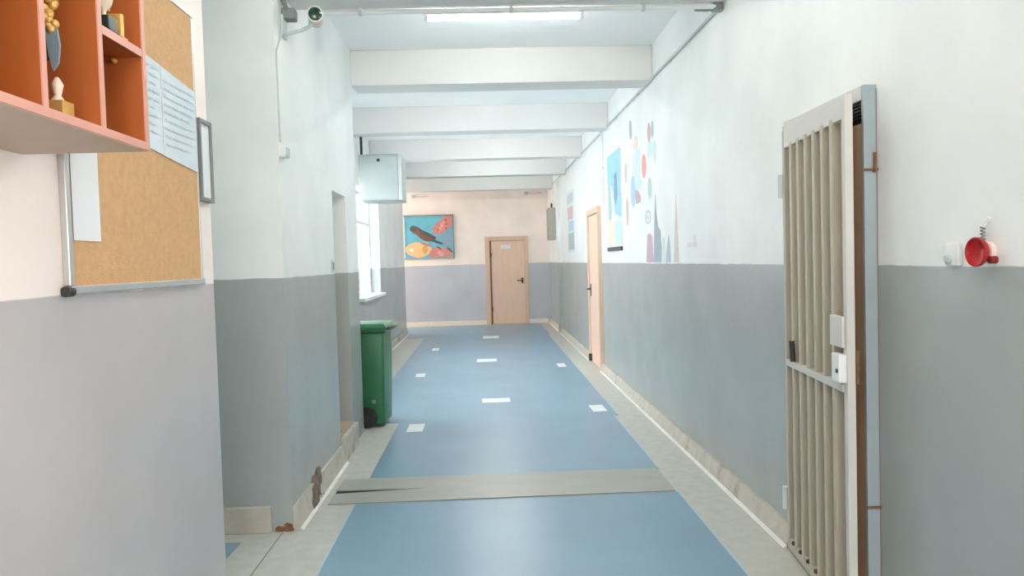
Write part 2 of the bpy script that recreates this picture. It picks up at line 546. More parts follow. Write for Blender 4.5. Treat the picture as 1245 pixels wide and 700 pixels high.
tube(bm, [(-0.012, -0.010, 1.745), (-0.012, -0.010, 1.82)], 0.006, 8)
obj('hinge_pin', bm, RUST, d1, True)
B('rust_seam', mat('faded_rust', (150, 132, 118), 0.8), -0.004, -0.001, -0.0075, -0.005, 0.0, 2.06, d1)

AJAR = math.radians(-6.3)
gate = empty('barred_gate', (1.432, 3.51, 0), (0, 0, AJAR))
# leaf runs along local -Y from the hinge; local -X faces the corridor
tag(gate, 'cream barred steel gate standing slightly ajar in front of a brown door', 'gate')
GL = 0.80
B('hinge_stile', GATE, 0.0, 0.03, -0.03, 0.0, 0.02, 2.03, gate, 0.002)
B('lock_stile', GATEW, 0.0, 0.03, -GL, -GL + 0.035, 0.02, 2.03, gate, 0.002)
B('top_rail', GATEW, 0.0, 0.03, -GL + 0.035, -0.03, 1.945, 2.03, gate, 0.002)
B('bottom_rail', GATE, 0.0, 0.03, -GL + 0.035, -0.03, 0.02, 0.075, gate, 0.002)
B('middle_rail', GATEW, -0.006, 0.03, -GL + 0.035, -0.03, 0.915, 0.945, gate, 0.002)
NB = 6
span = GL - 0.065
for k in range(NB):
    y = -0.03 - span * (k + 1) / (NB + 1)
    B('bar', GATE, -0.004, 0.034, y - 0.014, y + 0.014, 0.06, 1.96, gate, 0.002)
    bm = bmesh.new()
    lathe(bm, [(0.006, 0), (0.012, 0.004), (0.012, 0.014), (0.006, 0.018)], (-0.001, y + 0.03, 0.068), (0, 0, 1), 8)
    obj('weld_spot', bm, DARK, gate)
B('backing_sheet', GATE, 0.030, 0.033, -GL + 0.035, -0.03, 0.075, 1.945, gate)
B('lock_plate', GATEW, -0.012, 0.0, -GL + 0.02, -GL + 0.15, 1.085, 1.205, gate, 0.003)
B('lock_box', WHITE, -0.03, 0.0, -GL + 0.004, -GL + 0.085, 0.955, 1.062, gate, 0.004)
bm = bmesh.new()
lathe(bm, [(0.008, 0), (0.008, 0.006)], (-0.03, -GL + 0.02, 1.0), (-1, 0, 0), 10)
obj('keyhole', bm, DARK, gate)
bm = bmesh.new()
tube(bm, [(-0.012, -0.165, 0.95), (-0.016, -0.165, 1.045)], 0.012, 10)
obj('slide_bolt', bm, DARK, gate, True)
for z in (1.77, 0.26):
    bm = bmesh.new()
    tube(bm, [(-0.004, 0.012, z - 0.055), (-0.004, 0.012, z + 0.055)], 0.014, 10)
    obj('hinge', bm, GREYM, gate, True)
for z in (1.07,):
    B('catch', RUST, 0.033, 0.045, -GL + 0.002, -GL + 0.035, 0.95, 1.075, gate)

# ------------------------------------------------------------------ alarm sounder and switch box by the gate
al = empty('alarm_horn', (1.49, 2.138, 1.437))
tag(al, 'small red round alarm horn on the white wall near the barred gate', 'alarm horn')
bm = bmesh.new()
lathe(bm, [(0.014, 0.012), (0.024, 0.018), (0.036, 0.028), (0.043, 0.036), (0.044, 0.046), (0.040, 0.047), (0.037, 0.038), (0.026, 0.032), (0.0, 0.030)], (0, 0, 0), (-1, -0.06, 0), 28)
obj('horn', bm, RED, al, True)
bm = bmesh.new()
lathe(bm, [(0.03, 0.0), (0.03, 0.014), (0.018, 0.018)], (0, 0, 0), (-1, 0, 0), 24)
obj('wall_base', bm, mat('pinkish_plastic', (232, 205, 196), 0.5), al, True)
bm = bmesh.new()
lathe(bm, [(0.011, 0.0), (0.011, 0.02), (0.006, 0.024)], (0, -0.028, -0.024), (-1, 0, 0), 14)
obj('red_knob', bm, REDD, al, True)
bm = bmesh.new()
tube(bm, [(-0.012 + 0.006 * math.cos(t * 0.8), 0.012 + 0.006 * math.sin(t * 0.8), 0.028 + t * 0.0013) for t in range(36)], 0.0022, 6)
obj('wire_coil', bm, GREYD, al, True)
bm = bmesh.new()
tube(bm, [(-0.012, 0.012, 0.075), (-0.012, 0.0, 0.09), (-0.008, -0.012, 0.10)], 0.005, 8)
obj('wire_clip', bm, WHITE, al, True)
sw = empty('switch_box', (1.49, 2.292, 1.43))
tag(sw, 'small white switch box on the wall between barred gate and red horn', 'switch box')
B('box', WHITE, -0.018, 0.0, -0.032, 0.032, -0.036, 0.036, sw, 0.005, True)
bm = bmesh.new()
lathe(bm, [(0.016, 0.0), (0.016, 0.008), (0.01, 0.013)], (-0.018, 0.01, -0.012), (-1, 0, 0), 18)
obj('push_button', bm, GREYM, sw, True)

# ------------------------------------------------------------------ wheelie bin
bn = empty('wheelie_bin', (-1.02, 6.77, 0), (0, 0, math.radians(-4)))
tag(bn, 'green wheelie bin standing beyond the pier beside the blue floor', 'bin')


def taper(bm, b, t, z0, z1, bev=0.02):
    vs = []
    for (x0, x1, y0, y1), z in ((b, z0), (t, z1)):
        vs.append([bm.verts.new(p) for p in ((x0, y0, z), (x1, y0, z), (x1, y1, z), (x0, y1, z))])
    a, c = vs
    fs = [bm.faces.new(a[::-1]), bm.faces.new(c)]
    for i in range(4):
        j = (i + 1) % 4
        fs.append(bm.faces.new((a[i], a[j], c[j], c[i])))
    if bev:
        bmesh.ops.bevel(bm, geom=list({e for f in fs for e in f.edges}), offset=bev, segments=3, affect='EDGES', profile=0.5)


bm = bmesh.new()
taper(bm, (-0.12, 0.095, -0.17, 0.17), (-0.25, 0.115, -0.205, 0.205), 0.02, 0.86, 0.025)
obj('body', bm, GREEN, bn, True)
bm = bmesh.new()
taper(bm, (-0.27, 0.135, -0.225, 0.225), (-0.275, 0.14, -0.23, 0.23), 0.845, 0.885, 0.008)
obj('rim', bm, GREEND, bn, True)
bm = bmesh.new()
taper(bm, (-0.275, 0.155, -0.235, 0.235), (-0.235, 0.12, -0.20, 0.20), 0.886, 0.93, 0.015)
obj('lid', bm, GREEN, bn, True)
B('front_lip', GREEND, 0.13, 0.175, -0.19, 0.19, 0.872, 0.90, bn, 0.008, True)
bm = bmesh.new()
tube(bm, [(-0.26, -0.17, 0.88), (-0.31, -0.17, 0.90), (-0.31, 0.17, 0.90), (-0.26, 0.17, 0.88)], 0.014, 8)
obj('handle', bm, GREEND, bn, True)
for s in (-1, 1):
    bm = bmesh.new()
    lathe(bm, [(0.055, -0.025), (0.088, -0.025), (0.095, -0.015), (0.095, 0.015), (0.088, 0.025), (0.055, 0.025)], (-0.06, s * 0.20, 0.096), (0, 1, 0), 24)
    wh = obj('wheel', bm, BLACK, bn, True)
    bm = bmesh.new()
    lathe(bm, [(0.03, -0.004), (0.026, 0.006), (0.01, 0.010)], (-0.06, s * 0.226, 0.096), (0, s, 0), 16)
    obj('hub', bm, DARK, wh, True)
bm = bmesh.new()
tube(bm, [(-0.06, -0.2, 0.096), (-0.06, 0.2, 0.096)], 0.012, 8)
obj('axle', bm, DARK, bn, True)
bm = bmesh.new()
taper(bm, (-0.005, 0.02, -0.2, -0.17), (-0.01, 0.025, -0.2, -0.17), 0.22, 0.25, 0)
obj('emblem', bm, mat('worn_grey_print', (120, 140, 128), 0.6), bn)
B('axle_block', BLACK, -0.14, -0.02, -0.174, -0.168, 0.05, 0.21, bn, 0.003)

# ------------------------------------------------------------------ floor stickers
fst = [(-0.655, 6.51, 0.14, 0.30, 'nearest white floor sticker beside the bin and left edge of the blue floor'),
       (0.07, 7.67, 0.29, 0.22, 'nearest wide white floor sticker in the middle of the blue corridor'),
       (1.045, 7.08, 0.135, 0.31, 'nearest white floor sticker along the right edge of the blue floor'),
       (-0.88, 9.58, 0.12, 0.29, 'white floor sticker level with the window, second along the bin side'),
       (-0.02, 10.82, 0.29, 0.32, 'middle one of three wide white floor stickers along the corridor centre'),
       (1.0, 10.08, 0.11, 0.33, 'white floor sticker in front of the wooden door in the side wall'),
       (0.065, 14.13, 0.30, 0.45, 'farthest wide white floor sticker before the back wall door'),
       (-0.875, 12.4, 0.11, 0.38, 'farthest small white floor sticker beyond the window, on the bin side')]
STK = mat('white_sticker', (236, 240, 242), 0.5, var=0.03)
for x, y, sx, sy, lb in fst:
    bm = bmesh.new()
    box(bm, -sx / 2, sx / 2, -sy / 2, sy / 2, 0, 0.002)
    o = obj('floor_sticker', bm, STK, None, loc=(x, y, LZ + 0.0003))
    o.rotation_euler.z = math.radians(random.uniform(-1.5, 1.5))
    tag(o, lb, 'floor sticker', 'white stickers on the blue floor')

# ------------------------------------------------------------------ lamps, pipes, camera on the ceiling
for y, lb in ((5.16, 'lit white tube lamp on the ceiling between the two nearest beams in view'),
              (7.08, 'added unseen tube lamp on the ceiling just behind the nearest whole beam'),  # lamps from here on are added out of view to light the corridor
              (9.55, 'added unseen tube lamp on the ceiling bay above the window'),
              (11.95, 'added unseen tube lamp on the ceiling bay beyond the window'),
              (14.15, 'added unseen tube lamp on the last ceiling bay before the back wall'),
              (3.2, 'added unseen tube lamp on the ceiling bay over the side passage opening'),
              (0.9, 'added unseen tube lamp on the ceiling bay over the viewer'),
              (-1.4, 'added unseen tube lamp on the ceiling bay behind the viewer')):
    t = empty('tube_lamp', (0.18, y, ZC))
    tag(t, lb, 'lamp', 'tube lamps on the ceiling')
    B('housing', WHITE, -0.55, 0.55, -0.018, 0.018, -0.135, -0.105, t, 0.004)
    for q in (-0.4, 0.4):
        B('stem', WHITE, q - 0.008, q + 0.008, -0.008, 0.008, -0.105, 0.0, t)
    bm = bmesh.new()
    tube(bm, [(-0.535, 0, -0.155), (0.535, 0, -0.155)], 0.013, 12)
    obj('tube', bm, TUBE, t, True)
    for s in (-1, 1):
        B('end_cap', WHITE, s * 0.535 - 0.012, s * 0.535 + 0.012, -0.018, 0.018, -0.17, -0.13, t, 0.003)

pp = empty('ceiling_pipe', (0, 4.50, 2.955))
tag(pp, 'white pipe running across under the nearest ceiling beam', 'pipe')
bm = bmesh.new()
tube(bm, [(-1.0, 0, 0), (1.44, 0, 0)], 0.014, 10)
obj('pipe', bm, WHITE, pp, True)
for x in (-0.7, 0.2, 1.0):
    B('clip', GREYM, x - 0.01, x + 0.01, -0.018, 0.018, -0.016, 0.03, pp)
cd = empty('wall_conduit', (1.478, 4.55, 2.965))
tag(cd, 'grey conduit running high along the door side wall under the beams', 'conduit')
bm = bmesh.new()
tube(bm, [(0, 0.0, 0), (0, 2.0, 0.02), (0, 11.5, 0.10)], 0.011, 8)
obj('pipe', bm, GREYM, cd, True)
B('junction_box', GREYD, -0.05, 0.01, -0.06, 0.0, -0.03, 0.03, cd, 0.004)
bm = bmesh.new()
tube(bm, [(-0.16, -0.03, -0.012), (-0.09, -0.03, -0.016), (-0.04, -0.03, -0.01)], 0.018, 8)
obj('pipe_elbow', bm, GREYD, cd, True)
for y in (1.2, 2.4, 3.6, 4.8, 6.0, 7.5, 9.0, 10.4):
    B('clip', GREYM, -0.008, 0.012, y - 0.012, y + 0.012, y * 0.0088 - 0.016, y * 0.0088 + 0.016, cd)
vc = empty('vertical_conduit', (1.481, 9.12, 2.15))
tag(vc, 'thin white vertical conduit on the wall beside the blue poster', 'conduit')
bm = bmesh.new()
tube(bm, [(0, 0, 0), (0, 0, 0.84)], 0.009, 8)
obj('pipe', bm, WHITE, vc, True)
B('clip', GREYM, -0.01, 0.009, -0.014, 0.014, 0.4, 0.42, vc)

cc = empty('security_camera', (-1.1, 4.26, 2.80))
tag(cc, 'white bullet security camera high on the pier corner', 'security camera')
B('mount_plate', GREYM, 0.0, 0.015, -0.05, 0.05, -0.06, 0.06, cc, 0.004)
bm = bmesh.new()
tube(bm, [(0.015, 0, -0.04), (0.10, 0, -0.02), (0.15, 0, 0.0), (0.16, 0, 0.03)], 0.012, 8)
obj('arm', bm, GREYM, cc, True)
bm = bmesh.new()
dirv = Vector((0.20, -1.0, -0.10)).normalized()
cpos = Vector((0.165, 0.10, 0.065))
lathe(bm, [(0.036, 0.0), (0.042, 0.01), (0.042, 0.15), (0.044, 0.155), (0.044, 0.175), (0.037, 0.176), (0.037, 0.168), (0.0, 0.168)], cpos, dirv, 24)
obj('housing', bm, mat('camera_white', (214, 206, 200), 0.4), cc, True)
bm = bmesh.new()
lathe(bm, [(0.037, 0.164), (0.037, 0.1755), (0.024, 0.179), (0.0, 0.180)], cpos, dirv, 24)
obj('lens', bm, LENS, cc, True)
B('connector_box', GREYD, 0.005, 0.075, -0.03, 0.05, 0.04, 0.10, cc, 0.006)
bm = bmesh.new()
tube(bm, [(0.03, -0.02, 0.09), (0.02, -0.06, 0.14), (-0.0, -0.09, 0.18)], 0.014, 8)
obj('cable_gland', bm, GREYD, cc, True)
cb = empty('camera_cable', (-1.095, 4.12, 2.1))
tag(cb, 'thin white cable hanging down the pier from camera to junction box', 'cable')
bm = bmesh.new()
tube(bm, [(0.02, 0.05, 0.72), (0.012, 0.06, 0.66), (0.0, 0.05, 0.60), (0.0, 0.0, 0.55), (0.0, -0.028, 0.52), (0.0, -0.03, 0.45), (0.0, -0.025, 0.2), (0.0, -0.02, 0.03)], 0.005, 6)
obj('cable', bm, GREYM, cb, True)
jb = empty('junction_box', (-1.1, 4.125, 2.08))
tag(jb, 'small white junction box at the lower end of the camera cable', 'junction box')
B('box', WHITE, 0.0, 0.035, -0.045, 0.045, -0.03, 0.03, jb, 0.004)
B('cover', GREYM, 0.035, 0.039, -0.038, 0.038, -0.024, 0.024, jb, 0.001)
ls = empty('light_switch', (-1.1, 5.36, 1.45))
tag(ls, 'small grey light switch on the pier beside the niche', 'switch')
B('plate', GREYM, 0.0, 0.008, -0.03, 0.03, -0.045, 0.045, ls, 0.002)
B('rocker', GREYD, 0.008, 0.013, -0.016, 0.016, -0.028, 0.028, ls, 0.002)

# hanging metal cabinet
hc = empty('metal_cabinet', (-1.22, 8.95, 2.22))
tag(hc, 'pale grey metal cabinet hanging below the ceiling above the window', 'cabinet')
CABG = mat('cabinet_grey', (168, 178, 176), 0.45, var=0.03)
B('body', CABG, -0.26, 0.25, 0.0, 0.50, 0.0, 0.55, hc, 0.006)
B('door', CABG, -0.25, 0.205, -0.014, 0.0, 0.012, 0.538, hc, 0.004)
B('door_stile', mat('pale_grey_metal', (190, 198, 197), 0.45), 0.21, 0.252, -0.012, 0.0, 0.0, 0.55, hc, 0.003)
bm = bmesh.new()
lathe(bm, [(0.02, 0.0), (0.02, 0.008), (0.012, 0.014)], (-0.02, -0.014, 0.478), (0, -1, 0), 16)
obj('lock', bm, BLACK, hc, True)
B('hanger', DARK, -0.235, -0.205, 0.002, 0.012, 0.55, 0.7605, hc)

# grey box high on the right wall far away
gb = empty('electric_box', (1.49, 15.4, 1.87))
tag(gb, 'tall grey electric box high on the door side wall near the back corner', 'electric box')
B('body', mat('olive_grey', (168, 168, 156), 0.5), -0.15, 0.0, 0.0, 0.4, 0.0, 0.66, gb, 0.005)
B('door', mat('olive_grey_door', (160, 160, 148), 0.5), -0.16, -0.15, 0.015, 0.385, 0.015, 0.645, gb, 0.003)
bm = bmesh.new()
tube(bm, [(-0.07, 0.1, 0.66), (-0.07, 0.1, 0.76)], 0.02, 8)
obj('cable_entry', bm, DARK, gb, True)
# little fittings under the far beam on the back wall
for x, z, lb in ((0.99, 3.0, 'small white detector at the top of the back wall above the door'),
                 (-1.62, 2.99, 'small grey detector at the top of the back wall above the bird painting')):
    t = empty('detector', (x, 17.1, z))
    tag(t, lb, 'detector')
    B('bracket', GREYM, -0.05, 0.05, -0.05, 0.0, -0.03, 0.03, t, 0.004)
    bm = bmesh.new()
    lathe(bm, [(0.035, 0), (0.038, 0.015), (0.028, 0.035), (0.0, 0.04)], (0.0, -0.08, -0.01), (0, -0.6, -0.8), 16)
    obj('head', bm, GREYM, t, True)
    bm = bmesh.new()
    tube(bm, [(0.05, -0.02, 0.0), (0.2, -0.01, -0.02), (0.36, -0.01, 0.0)], 0.008, 6)
    obj('wire', bm, GREYM, t, True)

# ------------------------------------------------------------------ bird painting
pt = empty('bird_painting', (-1.285, 17.1, 2.05))
tag(pt, 'framed painting of a brown bird among pink and yellow blossoms on the back wall', 'painting')
PW, PH = 0.585, 0.505
B('canvas', flat('painted_sky', (108, 184, 204), 0.10, 6), -PW + 0.03, PW - 0.02, -0.03, 0.0, -PH + 0.02, PH - 0.02, pt)
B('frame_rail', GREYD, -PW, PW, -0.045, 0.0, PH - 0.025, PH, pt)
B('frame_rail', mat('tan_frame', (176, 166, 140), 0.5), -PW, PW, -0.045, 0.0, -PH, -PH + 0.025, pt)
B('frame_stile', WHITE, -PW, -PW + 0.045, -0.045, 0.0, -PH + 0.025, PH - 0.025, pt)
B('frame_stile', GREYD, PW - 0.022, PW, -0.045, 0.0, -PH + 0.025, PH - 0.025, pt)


def pimg(px, py):  # painting sketch grid (0..1, top down) to local metres
    return (-PW + 0.04 + px * (2 * PW - 0.07), PH - 0.03 - py * (2 * PH - 0.06))


def daub(name, m, pts, d0):
    bm = bmesh.new()
    prism(bm, [pimg(*p) for p in pts], lambda a, b, d: (a, -0.031 - d0 - d, b), 0.001)
    return obj(name, bm, m, pt)


def ell(cx, cy, rx, ry, n=18, wob=0.0, rot=0.0):
    out = []
    for k in range(n):
        t = 2 * math.pi * k / n
        r = 1 + random.uniform(-wob, wob)
        a, b = rx * r * math.cos(t), ry * r * math.sin(t)
        out.append((cx + a * math.cos(rot) - b * math.sin(rot), cy + a * math.sin(rot) + b * math.cos(rot)))
    return out


BLUE2 = flat('painted_steel_blue', (128, 170, 190))
PINK = flat('painted_coral', (212, 138, 130), 0.12)
PINK2 = flat('painted_rose', (228, 160, 152), 0.1)
YEL = flat('painted_yellow', (236, 196, 138), 0.08)
YEL2 = flat('painted_ochre', (210, 166, 112), 0.1)
BRN = flat('painted_brown', (130, 92, 76), 0.2, 40)
BRND = flat('painted_dark_brown', (84, 92, 94), 0.2, 40)
MAUVE = flat('painted_mauve', (180, 142, 164), 0.1)
daub('blue_patch', BLUE2, [(0.62, 0.5), (0.8, 0.42), (1.0, 0.34), (1.0, 0.62), (0.8, 0.66), (0.66, 0.62)], 0.0002)
daub('yellow_flower', YEL, ell(0.28, 0.80, 0.27, 0.185, 22, 0.04), 0.0004)
daub('flower_heart', YEL2, ell(0.42, 0.79, 0.06, 0.11, 14, 0.1), 0.0016)
daub('white_spot', PAPER, ell(0.14, 0.81, 0.04, 0.04, 10, 0.2), 0.0016)
daub('pink_blossom', PINK, [(0.60, 0.40), (0.58, 0.28), (0.68, 0.16), (0.80, 0.06), (0.86, 0.0), (1.0, 0.0), (1.0, 0.22), (0.9, 0.34), (0.78, 0.42), (0.68, 0.44)], 0.0004)
daub('blossom_vein', PINK2, [(0.70, 0.34), (0.78, 0.16), (0.84, 0.1), (0.82, 0.24), (0.76, 0.36)], 0.0016)
for a, b in ((0.70, 0.33), (0.86, 0.1), (0.88, 0.2), (0.87, 0.3)):
    daub('blossom_dot', flat('painted_rust', (186, 100, 76)), ell(a, b, 0.025, 0.025, 10), 0.0028)
daub('pink_blossom', PINK, [(0.50, 0.99), (0.51, 0.86), (0.57, 0.77), (0.66, 0.72), (0.76, 0.76), (0.86, 0.78), (0.95, 0.86), (0.99, 0.99)], 0.0004)
daub('blossom_vein', PINK2, [(0.66, 0.9), (0.70, 0.82), (0.80, 0.9), (0.80, 0.97), (0.7, 0.95)], 0.0016)
daub('mauve_leaf', MAUVE, ell(0.88, 0.655, 0.055, 0.05, 12, 0.15, -0.6), 0.0006)
daub('bird_body', BRN, [(0.13, 0.24), (0.19, 0.21), (0.27, 0.24), (0.36, 0.32), (0.46, 0.38), (0.54, 0.47), (0.66, 0.53), (0.62, 0.58), (0.56, 0.61), (0.44, 0.60), (0.34, 0.54), (0.26, 0.44), (0.18, 0.40), (0.12, 0.33)], 0.0020)
daub('bird_head', BRND, ell(0.19, 0.29, 0.075, 0.075, 14, 0.05), 0.0030)
daub('bird_wing', BRND, [(0.27, 0.25), (0.36, 0.32), (0.50, 0.40), (0.66, 0.51), (0.62, 0.545), (0.5, 0.5), (0.36, 0.4)], 0.0030)
daub('bird_tail', BRND, [(0.56, 0.56), (0.66, 0.58), (0.80, 0.66), (0.78, 0.69), (0.66, 0.65), (0.56, 0.61)], 0.0030)
daub('twig', BRN, [(0.66, 0.72), (0.72, 0.75), (0.76, 0.80), (0.73, 0.81), (0.66, 0.75)], 0.0026)
daub('twig', BRN, [(0.86, 0.74), (0.93, 0.78), (1.0, 0.87), (0.97, 0.89), (0.88, 0.80)], 0.0026)
daub('pink_branch', flat('painted_dusty_rose', (196, 134, 122)), [(0.32, 0.6), (0.42, 0.64), (0.54, 0.70), (0.52, 0.74), (0.4, 0.69), (0.32, 0.64)], 0.0010)

# ------------------------------------------------------------------ posters and wall stickers on the door side wall
XW = 1.49


def wallpoly(name, m, pts, parent=None, d0=0.0, d=0.002, origin=None):
    bm = bmesh.new()
    oy, oz = origin if origin else (0, 0)
    prism(bm, [(y - oy, z - oz) for y, z in pts], lambda a, b, dd: ((0 if origin else XW) - d0 - dd, a, b), d)
    return obj(name, bm, m, parent)


po = empty('blue_poster', (XW, 8.4, 1.53))
tag(po, 'tall pale blue poster with a dark bottom rail next to the wooden side door', 'poster')
B('sheet', flat('poster_white', (224, 230, 232)), -0.006, 0.0, -0.43, 0.43, 0.04, 1.12, po)
B('bottom_rail', DARK, -0.022, 0.0, -0.44, 0.44, 0.0, 0.045, po, 0.003)
PB = flat('poster_sky', (150, 196, 228), 0.1, 6)
PP = flat('poster_pink', (240, 214, 200))
PD = flat('poster_slate', (112, 140, 160), 0.2)
PG = flat('poster_green', (160, 190, 190), 0.2)
for nm, m, pts, dd in (('sky', PB, [(-0.42, 1.11), (0.42, 1.11), (0.42, 0.78), (0.1, 0.74), (-0.05, 0.42), (-0.42, 0.36)], 0.001),
                       ('pink_ground', PP, [(0.42, 0.40), (0.42, 0.06), (-0.0, 0.06), (-0.02, 0.36), (0.1, 0.42)], 0.001),
                       ('slate_figure', PD, [(-0.05, 0.86), (-0.2, 0.88), (-0.24, 0.62), (-0.12, 0.5), (-0.02, 0.6)], 0.002),
                       ('green_figure', PG, [(0.38, 0.76), (0.22, 0.78), (0.14, 0.5), (0.2, 0.36), (0.38, 0.38)], 0.002),
                       ('pale_column', flat('poster_ice', (196, 222, 230), 0.1), [(-0.42, 0.34), (-0.02, 0.34), (-0.02, 0.07), (-0.42, 0.07)], 0.001)):
    bm = bmesh.new()
    prism(bm, pts, lambda a, b, d, q=dd: (-0.006 - q - d * 0.0005, a, b), 1.0)
    obj(nm, bm, m, po)
p2 = empty('far_poster', (XW, 12.7, 1.57))
tag(p2, 'pale narrow poster farther along beyond the wooden side door', 'poster')
B('sheet', flat('poster_pale', (222, 228, 234)), -0.006, 0.0, -0.48, 0.48, 0.0, 1.05, p2)
for nm, m, z0, z1, a, b in (('grey_band', flat('band_slate', (192, 200, 212)), 0.84, 1.0, -0.4, 0.44), ('red_picture', flat('band_red', (214, 182, 182), 0.2), 0.56, 0.78, -0.36, 0.4),
                            ('blue_picture', flat('band_blue', (186, 202, 216), 0.2), 0.36, 0.53, -0.4, 0.3), ('grey_picture', flat('band_grey', (176, 186, 184), 0.2), 0.04, 0.33, -0.42, 0.36)):
    B(nm, m, -0.0075, -0.006, a, b, z0, z1, p2)

SKY = flat('sticker_light_blue', (188, 214, 238), 0.05)
stk = [
    ('leaf_sticker', 'slim grey leaf wall sticker, topmost above the big pale blue one', ell(7.408, 2.723, 0.07, 0.096), (168, 168, 182)),
    ('petal_sticker', 'pinkish petal wall sticker just above the big pale blue one', ell(7.184, 2.549, 0.09, 0.078, 14, 0.12), (226, 192, 180)),
    ('cloud_sticker', 'big pale blue cloud shaped wall sticker, largest of the cluster', [(7.33, 2.16), (7.38, 2.30), (7.30, 2.38), (7.31, 2.46), (7.12, 2.50), (6.95, 2.47), (6.93, 2.36), (6.98, 2.25), (6.90, 2.16), (6.98, 2.08), (7.2, 2.10)], (188, 214, 238)),
    ('drop_sticker', 'darker blue drop wall sticker overlapping the foot of the pale blue cloud', ell(7.34, 2.10, 0.11, 0.16, 16, 0.05), (140, 184, 220)),
    ('balloon_sticker', 'red oval balloon wall sticker', ell(6.82, 2.288, 0.095, 0.112), (218, 124, 110)),
    ('balloon_sticker', 'brownish red slim oval wall sticker at the top of the cluster', ell(6.587, 2.557, 0.06, 0.086), (184, 140, 132)),
    ('leaf_sticker', 'slim blue grey wall sticker beside the topmost brownish red oval', ell(6.455, 2.56, 0.05, 0.075), (160, 172, 186)),
    ('cloud_sticker', 'small pale blue wall sticker under the brownish red oval', [(6.66, 2.34), (6.68, 2.42), (6.62, 2.47), (6.50, 2.47), (6.46, 2.40), (6.48, 2.34), (6.57, 2.33)], (188, 214, 238)),
    ('leaf_sticker', 'pale green slim wall sticker nearest the gate in the upper cluster', ell(6.385, 2.36, 0.05, 0.098), (196, 216, 210)),
    ('leaf_sticker', 'grey green leaf wall sticker between blue poster and pale blue cloud', ell(7.70, 2.323, 0.065, 0.109), (162, 176, 170)),
    ('leaf_sticker', 'grey green leaf wall sticker below the red balloon', ell(6.602, 2.062, 0.075, 0.095), (170, 190, 180)),
    ('basket_sticker', 'dark mauve wall sticker under the big pale blue cloud', [(7.22, 2.12), (7.06, 2.075), (6.98, 2.02), (7.0, 1.97), (7.2, 1.97), (7.24, 2.04)], (164, 138, 142)),
    ('leaf_sticker', 'brown drooping leaf wall sticker, lowest one near the blue poster', ell(7.654, 1.928, 0.07, 0.152, 16, 0.05), (186, 158, 150)),
    ('door_sticker', 'plum coloured upright wall sticker standing on the grey paint line', [(6.80, 1.402), (6.51, 1.402), (6.55, 1.64), (6.62, 1.66), (6.74, 1.655)], (176, 136, 160)),
    ('tower_sticker', 'tall slate grey tower wall sticker standing on the grey paint line', [(6.50, 1.402), (6.22, 1.402), (6.20, 1.53), (6.23, 1.67), (6.32, 1.71), (6.369, 1.834), (6.384, 1.998), (6.432, 1.824), (6.464, 1.646)], (124, 142, 150)),
    ('tower_sticker', 'small blue grey pointed tower wall sticker beside the tall one', [(6.057, 1.402), (5.90, 1.402), (5.91, 1.52), (5.955, 1.627), (6.018, 1.528)], (146, 164, 174)),
    ('spire_sticker', 'thin brownish spire wall sticker nearest the gate in the skyline', [(5.80, 1.402), (5.65, 1.402), (5.665, 1.585), (5.692, 1.763), (5.70, 1.935), (5.73, 1.766), (5.77, 1.588)], (200, 184, 176)),
    ('block_sticker', 'pale green house wall sticker between the two grey towers', [(6.19, 1.402), (6.07, 1.402), (6.09, 1.60), (6.15, 1.62)], (202, 214, 206)),
    ('mark_sticker', 'faint pale grey wall mark alone above the grey paint nearest the gate', [(5.44, 1.517), (5.16, 1.511), (5.19, 1.60), (5.24, 1.60), (5.25, 1.54), (5.38, 1.545)], (216, 218, 218)),
]
for i, (nm, lb, pts, c) in enumerate(stk):
    oy = sum(p[0] for p in pts) / len(pts)
    oz = sum(p[1] for p in pts) / len(pts)
    o = wallpoly(nm, flat('sticker_tint', tuple(v * 0.7 + 238 * 0.3 for v in c), 0.08, 18), pts, None, 0.0 if nm != 'drop_sticker' else 0.0022, 0.002, (oy, oz))
    o.location = (XW, oy, oz)
    tag(o, lb, 'wall sticker', 'stickers on the door side wall')
rg = empty('ring_sticker', (XW, 6.694, 1.811))
tag(rg, 'pale grey ring shaped wall sticker above the plum coloured one', 'wall sticker', 'stickers on the door side wall')
bm = bmesh.new()
n = 24
rings = []
for r0, xx in ((1.0, 0.0), (1.0, -0.002), (0.7, -0.002), (0.7, 0.0)):
    rings.append([bm.verts.new((xx, 0.12 * r0 * math.cos(2 * math.pi * k / n), 0.064 * r0 * math.sin(2 * math.pi * k / n))) for k in range(n)])
for q in range(4):
    a, b = rings[q], rings[(q + 1) % 4]
    for k in range(n):
        bm.faces.new((a[k], a[(k + 1) % n], b[(k + 1) % n], b[k]))
obj('ring', bm, flat('ring_grey', (196, 200, 208)), rg)
bm = bmesh.new()
prism(bm, ell(0, 0, 0.04, 0.022, 14), lambda a, b, d: (-d, a, b), 0.002)
obj('centre', bm, flat('ring_grey_centre', (206, 208, 214)), rg)

# ------------------------------------------------------------------ cork board, its papers, framed notice
XL = -1.1
ck = empty('cork_board', (XL, 2.43, 1.395))
tag(ck, 'cork notice board with a thin aluminium frame on the near wall below the cabinet', 'notice board')
B('cork', CORK, 0.0, 0.012, -0.44, 0.45, 0.02, 1.01, ck)
B('frame_rail', ALU, 0.0, 0.022, -0.462, 0.462, 0.0, 0.022, ck, 0.003)
B('frame_rail', ALU, 0.0, 0.016, -0.462, 0.462, 1.01, 1.022, ck, 0.002)
B('frame_stile', ALU, 0.0, 0.02, -0.462, -0.44, 0.022, 1.01, ck, 0.003)
B('frame_stile', ALU, 0.0, 0.014, 0.45, 0.462, 0.022, 1.01, ck, 0.002)
bm = bmesh.new()
lathe(bm, [(0.014, -0.014), (0.014, 0.014)], (0.012, -0.462, 0.008), (0, 1, 0), 14)
obj('corner_cap', bm, DARK, ck, True)


